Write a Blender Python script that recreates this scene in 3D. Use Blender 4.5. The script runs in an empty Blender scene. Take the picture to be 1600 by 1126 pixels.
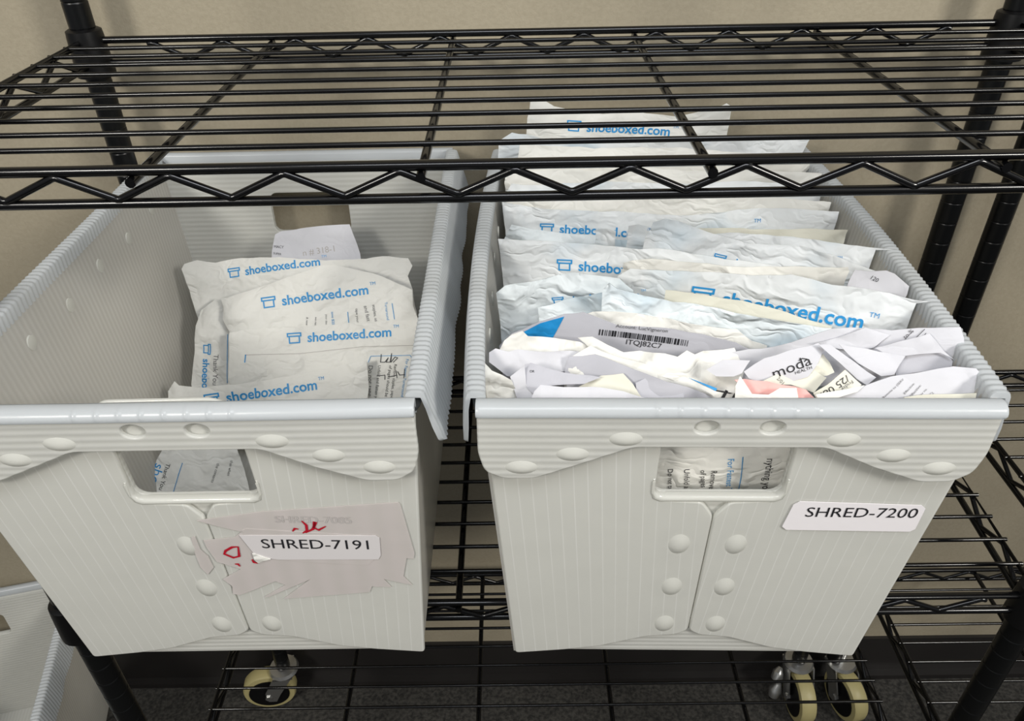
import bpy, bmesh, math, random
from mathutils import Vector, Matrix, noise
from mathutils.bvhtree import BVHTree
S = bpy.context.scene
COL = S.collection

# ------------------------------------------------------------------ camera
FPX, PPX, PPY = 1209.67, 794.0, 563.0
CAM = Vector((-.0077, -.4730, .6174)); YAW, PITCH, ROLL = -.0101, .6151, -.0217
FW = Vector((math.sin(YAW)*math.cos(PITCH), math.cos(YAW)*math.cos(PITCH), -math.sin(PITCH)))
_r = Vector((math.cos(YAW), -math.sin(YAW), 0)); _u = _r.cross(FW)
RT = _r*math.cos(ROLL) + _u*math.sin(ROLL); UP = -_r*math.sin(ROLL) + _u*math.cos(ROLL)
cd = bpy.data.cameras.new('camera'); cam = bpy.data.objects.new('camera', cd); COL.objects.link(cam)
cd.sensor_width = 36; cd.lens = 36*FPX/1600; cd.shift_x = 6/1600; cd.clip_start = .01
cam.matrix_world = Matrix(((RT.x, UP.x, -FW.x, CAM.x), (RT.y, UP.y, -FW.y, CAM.y), (RT.z, UP.z, -FW.z, CAM.z), (0, 0, 0, 1)))
S.camera = cam
def ray(px, py): return FW + RT*((px-PPX)/FPX) - UP*((py-PPY)/FPX)

# ------------------------------------------------------------------ light
w = bpy.data.worlds.new('room_light'); S.world = w; w.use_nodes = True
bg = w.node_tree.nodes['Background']; bg.inputs[0].default_value = (.93, .96, 1, 1); bg.inputs[1].default_value = .21
def area(name, loc, target, sx, sy, power, col):
    l = bpy.data.lights.new(name, 'AREA'); l.shape = 'RECTANGLE'; l.size = sx; l.size_y = sy; l.energy = power; l.color = col
    o = bpy.data.objects.new(name, l); COL.objects.link(o); o.location = loc
    o.rotation_euler = (Vector(target)-Vector(loc)).to_track_quat('-Z', 'Y').to_euler(); return o
area('ceiling_panel_light', (2.0, -1.7, 1.75), (0, .1, .2), .55, .55, 58, (1, .965, .90))
area('ceiling_panel_light', (-1.5, -2.1, 1.8), (0, .1, .2), .55, .55, 47, (1, .965, .90))
area('ceiling_panel_light', (.15, -.95, 1.9), (0, .1, .2), 1.1, .5, 19, (.93, .96, 1))
vs = S.view_settings; vs.view_transform = 'Standard'; vs.look = 'None'; vs.gamma = 1; vs.use_curve_mapping = False
vs.exposure = 0.0

# ------------------------------------------------------------------ materials
def srgb(r, g, b):
    f = lambda c: (c/255/12.92) if c/255 <= .04045 else ((c/255+.055)/1.055)**2.4
    return (f(r), f(g), f(b), 1)
def new_mat(name):
    m = bpy.data.materials.new(name); m.use_nodes = True; nt = m.node_tree
    return m, nt, nt.nodes['Principled BSDF'], nt.nodes['Material Output']
def N(nt, t, **kw):
    n = nt.nodes.new(t)
    for k, v in kw.items(): setattr(n, k, v)
    return n
def flat_mat(name, col, rough=.5, metal=0, spec=.5, bump=None):
    m, nt, p, o = new_mat(name)
    p.inputs['Base Color'].default_value = col; p.inputs['Roughness'].default_value = rough
    p.inputs['Metallic'].default_value = metal; p.inputs['Specular IOR Level'].default_value = spec
    if bump:
        tc = N(nt, 'ShaderNodeTexCoord'); nz = N(nt, 'ShaderNodeTexNoise'); nz.inputs['Scale'].default_value = bump[0]; nz.inputs['Detail'].default_value = 3
        b = N(nt, 'ShaderNodeBump'); b.inputs['Strength'].default_value = bump[1]; b.inputs['Distance'].default_value = bump[2]
        nt.links.new(tc.outputs['Object'], nz.inputs['Vector']); nt.links.new(nz.outputs['Fac'], b.inputs['Height']); nt.links.new(b.outputs[0], p.inputs['Normal'])
    return m
def speckle_mat(name, c1, c2, scale, rough, bstr, bdist):
    m, nt, p, o = new_mat(name)
    tc = N(nt, 'ShaderNodeTexCoord'); nz = N(nt, 'ShaderNodeTexNoise'); nz.inputs['Scale'].default_value = scale; nz.inputs['Detail'].default_value = 5
    cr = N(nt, 'ShaderNodeValToRGB'); cr.color_ramp.elements[0].position = .35; cr.color_ramp.elements[1].position = .65
    cr.color_ramp.elements[0].color = c1; cr.color_ramp.elements[1].color = c2
    nt.links.new(tc.outputs['Object'], nz.inputs['Vector']); nt.links.new(nz.outputs['Fac'], cr.inputs['Fac']); nt.links.new(cr.outputs[0], p.inputs['Base Color'])
    b = N(nt, 'ShaderNodeBump'); b.inputs['Strength'].default_value = bstr; b.inputs['Distance'].default_value = bdist
    nt.links.new(nz.outputs['Fac'], b.inputs['Height']); nt.links.new(b.outputs[0], p.inputs['Normal'])
    p.inputs['Roughness'].default_value = rough
    return m
def corrugated_mat(name, c1, c2, period, bump_d, linew=.12, trans=.40, see=.03, sharp=False, rough=.27):
    """translucent twin-wall plastic; ribs run along V of the UV map"""
    m, nt, p, o = new_mat(name)
    uv = N(nt, 'ShaderNodeUVMap'); sp = N(nt, 'ShaderNodeSeparateXYZ'); nt.links.new(uv.outputs[0], sp.inputs[0])
    mul = N(nt, 'ShaderNodeMath', operation='MULTIPLY'); mul.inputs[1].default_value = 2*math.pi/period; nt.links.new(sp.outputs[0], mul.inputs[0])
    cs = N(nt, 'ShaderNodeMath', operation='COSINE'); nt.links.new(mul.outputs[0], cs.inputs[0])
    mr = N(nt, 'ShaderNodeMapRange'); mr.inputs[1].default_value = (.93 if sharp else -1); mr.inputs[2].default_value = 1; nt.links.new(cs.outputs[0], mr.inputs[0])
    tc = N(nt, 'ShaderNodeTexCoord'); nz = N(nt, 'ShaderNodeTexNoise'); nz.inputs['Scale'].default_value = 9; nz.inputs['Detail'].default_value = 2
    nt.links.new(tc.outputs['Object'], nz.inputs['Vector'])
    mixf = N(nt, 'ShaderNodeMath', operation='MULTIPLY'); nt.links.new(mr.outputs[0], mixf.inputs[0]); nt.links.new(nz.outputs['Fac'], mixf.inputs[1])
    mx = N(nt, 'ShaderNodeMix', data_type='RGBA'); mx.inputs[6].default_value = c1; mx.inputs[7].default_value = c2; nt.links.new(mixf.outputs[0], mx.inputs[0])
    nt.links.new(mx.outputs[2], p.inputs['Base Color'])
    b = N(nt, 'ShaderNodeBump'); b.inputs['Strength'].default_value = 1; b.inputs['Distance'].default_value = bump_d
    nt.links.new(mr.outputs[0], b.inputs['Height'])
    b2 = N(nt, 'ShaderNodeBump'); b2.inputs['Strength'].default_value = .25; b2.inputs['Distance'].default_value = .002
    nz2 = N(nt, 'ShaderNodeTexNoise'); nz2.inputs['Scale'].default_value = 30; nt.links.new(tc.outputs['Object'], nz2.inputs['Vector'])
    nt.links.new(nz2.outputs['Fac'], b2.inputs['Height']); nt.links.new(b.outputs[0], b2.inputs['Normal'])
    nt.links.new(b2.outputs[0], p.inputs['Normal'])
    p.inputs['Roughness'].default_value = rough; p.inputs['Specular IOR Level'].default_value = .55
    tr = N(nt, 'ShaderNodeBsdfTranslucent'); nt.links.new(mx.outputs[2], tr.inputs[0])
    ms = N(nt, 'ShaderNodeMixShader'); ms.inputs[0].default_value = trans; nt.links.new(p.outputs[0], ms.inputs[1]); nt.links.new(tr.outputs[0], ms.inputs[2])
    tp = N(nt, 'ShaderNodeBsdfTransparent'); ms2 = N(nt, 'ShaderNodeMixShader'); ms2.inputs[0].default_value = see
    nt.links.new(ms.outputs[0], ms2.inputs[1]); nt.links.new(tp.outputs[0], ms2.inputs[2]); nt.links.new(ms2.outputs[0], o.inputs['Surface'])
    return m
def paper_mat(name, base, tint=None, amount=.5, rough=.5, trans=.12, crease=.5):
    """spun or plain paper with fine creases and (optionally) bleeding coloured print"""
    m, nt, p, o = new_mat(name)
    tc = N(nt, 'ShaderNodeTexCoord')
    if tint:
        nz = N(nt, 'ShaderNodeTexNoise'); nz.inputs['Scale'].default_value = 11; nz.inputs['Detail'].default_value = 3; nt.links.new(tc.outputs['Object'], nz.inputs['Vector'])
        cr = N(nt, 'ShaderNodeMapRange'); cr.inputs[1].default_value = .48; cr.inputs[2].default_value = .72; cr.inputs[4].default_value = amount
        nt.links.new(nz.outputs['Fac'], cr.inputs[0])
        mx = N(nt, 'ShaderNodeMix', data_type='RGBA'); mx.inputs[6].default_value = base; mx.inputs[7].default_value = tint
        nt.links.new(cr.outputs[0], mx.inputs[0]); nt.links.new(mx.outputs[2], p.inputs['Base Color'])
    else: p.inputs['Base Color'].default_value = base
    wz = N(nt, 'ShaderNodeTexNoise'); wz.inputs['Scale'].default_value = 40; nt.links.new(tc.outputs['Object'], wz.inputs['Vector'])
    mxv = N(nt, 'ShaderNodeMix', data_type='VECTOR'); mxv.inputs[0].default_value = .025; nt.links.new(tc.outputs['Object'], mxv.inputs[4]); nt.links.new(wz.outputs['Color'], mxv.inputs[5])
    mp = N(nt, 'ShaderNodeMapping'); mp.inputs['Scale'].default_value = (.7, 1, 1.5); mp.inputs['Rotation'].default_value = (.2, .5, .1); nt.links.new(mxv.outputs[1], mp.inputs['Vector'])
    vo = N(nt, 'ShaderNodeTexNoise'); vo.inputs['Scale'].default_value = 24; vo.inputs['Detail'].default_value = 2.5; vo.inputs['Roughness'].default_value = .55; vo.inputs['Distortion'].default_value = .5; nt.links.new(mp.outputs[0], vo.inputs['Vector'])
    b = N(nt, 'ShaderNodeBump'); b.inputs['Strength'].default_value = crease; b.inputs['Distance'].default_value = .016
    sb = N(nt, 'ShaderNodeMath', operation='SUBTRACT'); sb.inputs[1].default_value = .5; nt.links.new(vo.outputs['Fac'], sb.inputs[0])
    ab = N(nt, 'ShaderNodeMath', operation='ABSOLUTE'); nt.links.new(sb.outputs[0], ab.inputs[0]); nt.links.new(ab.outputs[0], b.inputs['Height']); nt.links.new(b.outputs[0], p.inputs['Normal'])
    p.inputs['Roughness'].default_value = rough; p.inputs['Specular IOR Level'].default_value = .3
    tr = N(nt, 'ShaderNodeBsdfTranslucent'); tr.inputs[0].default_value = base
    ms = N(nt, 'ShaderNodeMixShader'); ms.inputs[0].default_value = trans
    nt.links.new(p.outputs[0], ms.inputs[1]); nt.links.new(tr.outputs[0], ms.inputs[2]); nt.links.new(ms.outputs[0], o.inputs['Surface'])
    return m
M = {}
M['wall'] = speckle_mat('beige_wall_paint', srgb(151, 142, 122), srgb(156, 147, 127), 260, .75, .35, .0012)
M['carpet'] = speckle_mat('dark_carpet', srgb(34, 33, 31), srgb(66, 64, 60), 160, .95, .6, .004)
M['baseboard'] = flat_mat('dark_vinyl_base', srgb(36, 34, 33), .4)
M['black'] = flat_mat('black_epoxy_wire', srgb(7, 7, 8), .2, spec=.42)
M['blackp'] = flat_mat('black_plastic', srgb(9, 9, 10), .4, spec=.3)
M['postm'] = flat_mat('black_post_steel', srgb(7, 8, 9), .33, spec=.35)
PC1, PC2 = srgb(228, 228, 222), srgb(232, 233, 228)
M['flap'] = corrugated_mat('milky_twinwall_flap', PC1, srgb(250, 250, 247), .0100, -.00003, sharp=True)
M['twin'] = corrugated_mat('milky_twinwall', srgb(222, 222, 216), srgb(234, 234, 230), .0058, .00022)
M['fine'] = corrugated_mat('milky_twinwall_side', srgb(216, 214, 208), srgb(228, 227, 222), .0058, .0002, see=.06)
M['rim'] = corrugated_mat('milky_plastic_rim', srgb(208, 212, 214), srgb(220, 224, 227), .05, .0001, see=0)
M['weld'] = corrugated_mat('milky_plastic_weld', PC1, srgb(226, 226, 219), .05, .0001, see=0, rough=.14)
M['rod'] = flat_mat('dark_frame_rod', srgb(38, 40, 40), .35)
M['white'] = paper_mat('white_spun_poly', srgb(234, 233, 227), None, crease=.5)
M['bluish'] = paper_mat('white_spun_poly_blue_cast', srgb(227, 230, 231), srgb(160, 192, 212), .75, crease=.6)
M['bluer'] = paper_mat('pale_blue_poly', srgb(226, 233, 236), srgb(160, 194, 214), .8, crease=.8)
M['paper'] = paper_mat('office_paper', srgb(219, 219, 224), None, crease=.14, rough=.65, trans=.2)
M['greyp'] = paper_mat('grey_lilac_paper', srgb(190, 190, 197), None, crease=.10, rough=.65)
M['cream'] = paper_mat('cream_receipt', srgb(226, 224, 210), None, crease=.12, rough=.6)
M['pink'] = paper_mat('pink_slip', srgb(245, 186, 180), None, crease=.15, rough=.6)
M['bluefilm'] = paper_mat('bright_blue_film', srgb(40, 142, 205), None, crease=.5, rough=.35)
M['ink'] = flat_mat('blue_ink', srgb(40, 140, 200), .5)
M['black_ink'] = flat_mat('black_ink', srgb(28, 28, 32), .5)
M['grey_ink'] = flat_mat('grey_ink', srgb(95, 95, 98), .5)
M['faint_ink'] = flat_mat('faint_ink', srgb(178, 173, 170), .5)
M['red_ink'] = flat_mat('red_marker', srgb(172, 20, 40), .4)
M['sticker'] = flat_mat('white_sticker', srgb(228, 224, 226), .35, bump=(120, .15, .0008))
M['taped'] = flat_mat('taped_sticker', srgb(206, 202, 202), .25)
M['oldstick'] = corrugated_mat('old_sticker_paper', srgb(214, 208, 204), srgb(222, 214, 212), .02, .0001, trans=.2, see=.2, rough=.35)
M['tread'] = flat_mat('khaki_wheel_tread', srgb(168, 158, 112), .45)
M['steel'] = flat_mat('bright_steel', srgb(190, 190, 188), .3, metal=.9)
M['greyst'] = flat_mat('grey_sticker', srgb(150, 148, 152), .35)

# ------------------------------------------------------------------ helpers
def mesh_obj(name, verts, faces, mat, parent=None, smooth=True, uvs=None):
    me = bpy.data.meshes.new(name)
    off = Vector(parent['_o']) if parent is not None and '_o' in parent.keys() else None
    if off is not None: verts = [Vector(v)-off for v in verts]
    me.from_pydata([tuple(v) for v in verts], [], faces)
    if uvs:
        l = me.uv_layers.new(name='UVMap')
        for lp in me.loops: l.data[lp.index].uv = uvs[lp.vertex_index]
    me.materials.append(mat)
    if smooth: me.shade_smooth()
    me.validate(); me.update()
    o = bpy.data.objects.new(name, me); COL.objects.link(o)
    if parent is not None:
        o.parent = parent
        if off is not None: o['_o'] = tuple(off)
    return o
def tag(o, label=None, cat=None, group=None, kind=None):
    for k, v in (('label', label), ('category', cat), ('group', group), ('kind', kind)):
        if v: o[k] = v
    return o
def empty(name, loc, label, cat, group=None, rz=0):
    """an Empty at the base of a thing; world-space vertices handed to its parts are made local to it"""
    o = bpy.data.objects.new(name, None); COL.objects.link(o); o.location = loc; o.rotation_euler = (0, 0, rz)
    o.empty_display_size = .05; o['_o'] = tuple(loc)
    return tag(o, label, cat, group)
class MB:
    def __init__(s): s.v = []; s.f = []
    def tube(s, pts, r, n=8, cap=True):
        pts = [Vector(p) for p in pts]; b0 = len(s.v); prev = None
        for i, p in enumerate(pts):
            t = (pts[min(i+1, len(pts)-1)]-pts[max(i-1, 0)]).normalized()
            if prev is None:
                a = Vector((0, 0, 1)) if abs(t.z) < .9 else Vector((1, 0, 0)); prev = t.cross(a).normalized()
            prev = (prev - t*prev.dot(t)).normalized(); q = t.cross(prev)
            rr = r[i] if isinstance(r, (list, tuple)) else r
            for k in range(n):
                an = 2*math.pi*k/n; s.v.append(p + prev*math.cos(an)*rr + q*math.sin(an)*rr)
        for i in range(len(pts)-1):
            for k in range(n):
                a = b0+i*n+k; b = b0+i*n+(k+1) % n; s.f.append((a, b, b+n, a+n))
        if cap: s.f.append(tuple(range(b0+n-1, b0-1, -1))); e = b0+(len(pts)-1)*n; s.f.append(tuple(range(e, e+n)))
        return s
    def box(s, x0, x1, y0, y1, z0, z1):
        b = len(s.v)
        for z in (z0, z1):
            for (x, y) in ((x0, y0), (x1, y0), (x1, y1), (x0, y1)): s.v.append(Vector((x, y, z)))
        s.f += [tuple(b+i for i in q) for q in ((3, 2, 1, 0), (4, 5, 6, 7), (0, 1, 5, 4), (1, 2, 6, 5), (2, 3, 7, 6), (3, 0, 4, 7))]
        return s
    def lathe(s, c, prof, n=24, axis='z'):
        b0 = len(s.v); m = len(prof)
        for (r, h) in prof:
            for k in range(n):
                a = 2*math.pi*k/n
                if axis == 'z': s.v.append(Vector((c[0]+r*math.cos(a), c[1]+r*math.sin(a), c[2]+h)))
                else: s.v.append(Vector((c[0]+h, c[1]+r*math.cos(a), c[2]+r*math.sin(a))))
        for i in range(m-1):
            for k in range(n):
                a = b0+i*n+k; b = b0+i*n+(k+1) % n; s.f.append((a, b, b+n, a+n))
        s.f.append(tuple(range(b0+n-1, b0-1, -1))); e = b0+(m-1)*n; s.f.append(tuple(range(e, e+n)))
        return s
    def build(s, name, mat, parent=None, smooth=True):
        o = mesh_obj(name, s.v, s.f, mat, parent, smooth)
        bm = bmesh.new(); bm.from_mesh(o.data); bmesh.ops.recalc_face_normals(bm, faces=bm.faces); bm.to_mesh(o.data); bm.free()
        if smooth: o.data.shade_smooth(); o.data.set_sharp_from_angle(angle=math.radians(50))
        return o
_deps = None
def curve_to_mesh(cu):
    o = bpy.data.objects.new('tmp', cu); COL.objects.link(o)
    dg = bpy.context.evaluated_depsgraph_get(); dg.update()
    me = bpy.data.meshes.new_from_object(o.evaluated_get(dg)); bpy.data.objects.remove(o); bpy.data.curves.remove(cu)
    return me
def plate(name, loops, thick, bevel, fn, mat, parent, uvfn=None):
    """flat sheet with holes: loops are 2D outlines; fn(x, y, z) places it"""
    cu = bpy.data.curves.new('c', 'CURVE'); cu.dimensions = '2D'; cu.fill_mode = 'BOTH'; cu.extrude = thick/2-bevel; cu.bevel_depth = bevel; cu.bevel_resolution = 2
    cu.offset = -bevel
    for lp in loops:
        sp = cu.splines.new('POLY'); sp.points.add(len(lp)-1); sp.use_cyclic_u = True
        for i, p in enumerate(lp): sp.points[i].co = (p[0], p[1], 0, 1)
    me = curve_to_mesh(cu)
    v2 = [tuple(v.co) for v in me.vertices]; fc = [tuple(p.vertices) for p in me.polygons]; bpy.data.meshes.remove(me)
    uvs = [uvfn(v[0], v[1]) if uvfn else (v[0], v[1]) for v in v2]
    o = mesh_obj(name, [fn(*v) for v in v2], fc, mat, parent, True, uvs)
    o.data.set_sharp_from_angle(angle=math.radians(40)); return o
def rrect(x0, x1, y0, y1, r, n=5):
    out = []
    for cx, cy, a0 in ((x1-r, y1-r, 0), (x0+r, y1-r, 90), (x0+r, y0+r, 180), (x1-r, y0+r, 270)):
        for i in range(n+1):
            a = math.radians(a0+90*i/n); out.append((cx+r*math.cos(a), cy+r*math.sin(a)))
    return out
def soften(poly, r=.006, n=3):
    out = []
    for i, p in enumerate(poly):
        p = Vector(p); a = Vector(poly[i-1]); b = Vector(poly[(i+1) % len(poly)])
        d1 = (a-p); d2 = (b-p); k = min(r, d1.length/2.2, d2.length/2.2); s = p+d1.normalized()*k; e = p+d2.normalized()*k
        for j in range(n+1):
            t = j/n; out.append(tuple(s*(1-t)**2 + p*2*t*(1-t) + e*t*t))
    return out
_txt = {}
def text_tris(s, maxlen, bold=0.0):
    """filled lettering as a finely cut flat mesh, unit size"""
    if (s, maxlen, bold) in _txt: return _txt[(s, maxlen, bold)]
    cu = bpy.data.curves.new('t', 'FONT'); cu.body = s; cu.size = 1; cu.resolution_u = 3; cu.offset = bold
    me = curve_to_mesh(cu); bm = bmesh.new(); bm.from_mesh(me); bpy.data.meshes.remove(me)
    bmesh.ops.triangulate(bm, faces=bm.faces)
    for _ in range(5):
        es = [e for e in bm.edges if e.calc_length() > maxlen]
        if not es: break
        bmesh.ops.subdivide_edges(bm, edges=es, cuts=1); bmesh.ops.triangulate(bm, faces=[f for f in bm.faces if len(f.verts) > 3])
    bm.verts.index_update(); v = [(q.co.x, q.co.y) for q in bm.verts]; f = [tuple(x.index for x in q.verts) for q in bm.faces]; bm.free()
    _txt[(s, maxlen, bold)] = (v, f); return v, f
def cut_quads(quads, step):
    v = []; f = []
    for (a, b, c, d) in quads:
        a, b, c, d = map(Vector, (a, b, c, d)); n = max(1, int((b-a).length/step+.5)); m = max(1, int((d-a).length/step+.5)); o = len(v)
        for j in range(m+1):
            for i in range(n+1):
                s, t = i/n, j/m; v.append(tuple((a*(1-s)+b*s)*(1-t) + (d*(1-s)+c*s)*t))
        for j in range(m):
            for i in range(n): q = o+j*(n+1)+i; f.append((q, q+1, q+n+2, q+n+1))
    return v, f
def stroke(pts, wd, step=.3):
    q = []
    for a, b in zip(pts, pts[1:]):
        a, b = Vector(a), Vector(b); d = (b-a).normalized(); n = Vector((-d.y, d.x))*wd/2; e = d*wd*.4
        q.append((a-n-e, b-n+e, b+n+e, a+n-e))
    return q
def logo_geo(maxlen=.35, icon=True, tm=True):
    v, f = text_tris('shoeboxed.com', maxlen, .02); v = list(v); f = list(f); wd = max(p[0] for p in v)
    def add(vv, ff, sc=1, dx=0, dy=0):
        o = len(v); v.extend((p[0]*sc+dx, p[1]*sc+dy) for p in vv); f.extend(tuple(i+o for i in q) for q in ff)
    if icon:
        st = stroke([(0, .5), (.98, .5), (.98, .72), (0, .72), (0, .5)], .1) + stroke([(.12, .5), (.12, 0), (.86, 0), (.86, .5)], .1)
        vv, ff = cut_quads(st, maxlen); add(vv, ff, 1, -1.45, 0)
    if tm: vv, ff = text_tris('TM', maxlen*2.5); add(vv, ff, .33, wd+.15, .62)
    return v, f, wd

# ------------------------------------------------------------------ crumpled sheets and pouches
SHEETS = {}
def inpoly(p, poly):
    c = False; j = len(poly)-1
    for i in range(len(poly)):
        if (poly[i][1] > p[1]) != (poly[j][1] > p[1]) and p[0] < (poly[j][0]-poly[i][0])*(p[1]-poly[i][1])/(poly[j][1]-poly[i][1])+poly[i][0]: c = not c
        j = i
    return c
def pdist(p, poly):
    d = 9; j = len(poly)-1
    for i in range(len(poly)):
        ax, ay = poly[j]; bx, by = poly[i]; ex, ey = bx-ax, by-ay; l = ex*ex+ey*ey+1e-12
        t = max(0, min(1, ((p[0]-ax)*ex+(p[1]-ay)*ey)/l)); d = min(d, math.hypot(p[0]-ax-t*ex, p[1]-ay-t*ey)); j = i
    return d
class Sheet:
    def __init__(s, point, lean=0, turn=0, roll=0):
        """a plane through point, leaning back by lean and turned about Z by turn (degrees)"""
        l, t = math.radians(lean), math.radians(turn)
        s.U = Vector((math.cos(t), math.sin(t), 0)); s.V = Vector((-math.sin(t)*math.sin(l), math.cos(t)*math.sin(l), math.cos(l)))
        s.N = s.U.cross(s.V); s.P = Vector(point)
        if s.N.dot(CAM-s.P) < 0: s.N = -s.N
    def uv(s, px):
        d = ray(*px); t = (s.P-CAM).dot(s.N)/d.dot(s.N); q = CAM+d*t-s.P; return (q.dot(s.U), q.dot(s.V))
    def w(s, u, v, h=0): return s.P+s.U*u+s.V*v+s.N*h
    def make(s, name, poly, mat, root, thick=.004, crumple=.0022, ncrease=22, seed=0, cell=.006, rough_edge=.0012, fine=.11, curl=None, hmax=.0040, topwave=.006):
        crumple *= 1.55; ncrease = int(ncrease*1.6); rnd = random.Random(seed); P = []
        for i, a in enumerate(poly):                       # roughen the outline
            b = poly[(i+1) % len(poly)]; n = max(1, int(math.hypot(b[0]-a[0], b[1]-a[1])/.007))
            for k in range(n):
                t = k/n; q = Vector((a[0]*(1-t)+b[0]*t, a[1]*(1-t)+b[1]*t, seed*3.1))
                e = rough_edge if k else 0
                P.append((q.x+noise.noise(q*70)*e, q.y+noise.noise(q*70+Vector((7, 3, 1)))*e))
        us = [p[0] for p in P]; vs_ = [p[1] for p in P]; u0, u1, v0, v1 = min(us), max(us), min(vs_), max(vs_)
        cr = []
        for _ in range(ncrease):
            a = rnd.gauss(0, .55) if rnd.random() < .6 else rnd.uniform(0, math.pi)
            cr.append((rnd.uniform(u0, u1), rnd.uniform(max(v0, v1-fine*1.3), v1), math.cos(a), math.sin(a), rnd.choice((-1, 1))*crumple*rnd.uniform(.25, 1.0), rnd.uniform(.003, .012), rnd.uniform(.012, .07)))
        sx = rnd.uniform(0, 50)
        def hgt(u, v):
            h = crumple*1.3*noise.noise(Vector((u*16+sx, v*20, sx))) + crumple*.4*noise.noise(Vector((u*60, v*60+sx, sx)))
            for (cu, cv, dx, dy, am, L, E) in cr:
                du, dv = u-cu, v-cv; d = abs(-du*dy+dv*dx); e = (du*dx+dv*dy)/E
                if d < L*4 and abs(e) < 2: h += am*math.exp(-d/L)*math.exp(-e*e)
            h = hmax*math.tanh(h/hmax)
            k_ = max(0, min(1, (v-(v1-.06))/.05)); h += topwave*k_*k_*noise.noise(Vector((u*13+sx, sx, 1)))*1.6
            if curl: h += curl(u, v, u0, u1, v0, v1)
            return h
        bm = bmesh.new(); bm.faces.new([bm.verts.new((p[0], p[1], 0)) for p in P])
        cuts = []
        x = u0+cell
        while x < u1: cuts.append(((x, 0, 0), (1, 0, 0))); x += cell
        y = v1-cell*.8
        while y > v0: cuts.append(((0, y, 0), (0, 1, 0))); y -= cell if y > v1-fine else cell*5
        bmesh.ops.triangulate(bm, faces=bm.faces)
        for co, no in cuts: bmesh.ops.bisect_plane(bm, geom=bm.verts[:]+bm.edges[:]+bm.faces[:], dist=1e-6, plane_co=co, plane_no=no)
        bmesh.ops.dissolve_limit(bm, angle_limit=.001, verts=[], edges=[])
        bm.verts.index_update(); n = len(bm.verts); fv = []; bk = []; uvs = []
        for q in bm.verts:
            u, v = q.co.x, q.co.y; d = pdist((u, v), P); T = .0003+thick*(1-math.exp(-d/.011)); h = hgt(u, v)
            fv.append(s.w(u, v, h+T)); bk.append(s.w(u, v, h-T)); uvs.append((u, v))
        flip = s.U.cross(s.V).dot(s.N) < 0
        ff = [tuple(x.index for x in q.verts) for q in bm.faces]
        if flip: ff = [f[::-1] for f in ff]
        faces = ff + [tuple(i+n for i in f[::-1]) for f in ff]
        for e in bm.edges:
            if len(e.link_faces) == 1: a, b = e.verts[0].index, e.verts[1].index; faces.append((a, b, b+n, a+n))
        bm.free()
        s.bvh = BVHTree.FromPolygons([tuple(v) for v in fv], ff); s.h = hgt; s.root = root
        o = mesh_obj(name, fv+bk, faces, mat, root, True, uvs+uvs); o.data.set_sharp_from_angle(angle=math.radians(55))
        return o
    def onto(s, name, verts, faces, mat, root, lift=.0005):
        out = []
        for (u, v) in verts:
            o = s.w(u, v, .1); hit = s.bvh.ray_cast(o, -s.N, .3)[0]
            out.append((hit if hit is not None else s.w(u, v, s.h(u, v)))+s.N*lift)
        return mesh_obj(name, out, faces, mat, root, False)
    def text(s, name, geo, p1, p2, mat, root, ky=1.0, shear=0.0, mirror=False):
        """lay flat geometry (v, f, width) along the line p1-p2 on the sheet"""
        v, f, wd = geo; a, b = Vector(s.uv(p1)), Vector(s.uv(p2)); d = (b-a); sc = d.length/wd; d.normalize(); n = Vector((-d.y, d.x))
        return s.onto(name, [tuple(a+d*(x+shear*y)*sc+n*y*sc*ky) for x, y in v], f, mat, root)
    def write(s, name, st, p1, p2, mat, root, ky=1.0, shear=0.0, ml=.35):
        v, f = text_tris(st, ml); return s.text(name, (v, f, max(p[0] for p in v)), p1, p2, mat, root, ky, shear)
    def pen(s, name, pts, wpx, mat, root):
        q = []; P = [Vector(s.uv(p)) for p in pts]; k = (Vector(s.uv((pts[0][0]+wpx, pts[0][1])))-P[0]).length
        vv, ff = cut_quads(stroke(P, k), .004); return s.onto(name, vv, ff, mat, root, .0007)
    def patch(s, name, pts, mat, root, lift=.0006):
        P = [s.uv(p) for p in pts]; bm = bmesh.new(); bm.faces.new([bm.verts.new((p[0], p[1], 0)) for p in P])
        bmesh.ops.triangulate(bm, faces=bm.faces)
        for _ in range(7):
            es = [e for e in bm.edges if e.calc_length() > .004]
            if not es: break
            bmesh.ops.subdivide_edges(bm, edges=es, cuts=1); bmesh.ops.triangulate(bm, faces=[x for x in bm.faces if len(x.verts) > 3])
        bm.verts.index_update(); v = [(q.co.x, q.co.y) for q in bm.verts]; f = [tuple(x.index for x in q.verts) for q in bm.faces]; bm.free()
        return s.onto(name, v, f, mat, root, lift)

# ------------------------------------------------------------------ the room
WY, FZ = .406, -.752
def struct(o): o['kind'] = 'structure'; return o
m = MB(); m.box(-3.2, 3.2, WY, WY+.12, FZ-.05, 2.1); struct(m.build('wall_back', M['wall'], None, False))
m = MB(); m.box(-3.2, 3.2, -3.2, WY, FZ-.05, FZ); struct(m.build('floor', M['carpet'], None, False))
m = MB(); m.box(-3.2, 3.2, WY-.006, WY, FZ, FZ+.108); m.box(-3.2, 3.2, WY-.02, WY-.006, FZ, FZ+.012); struct(m.build('baseboard_back', M['baseboard'], None, False))

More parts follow.
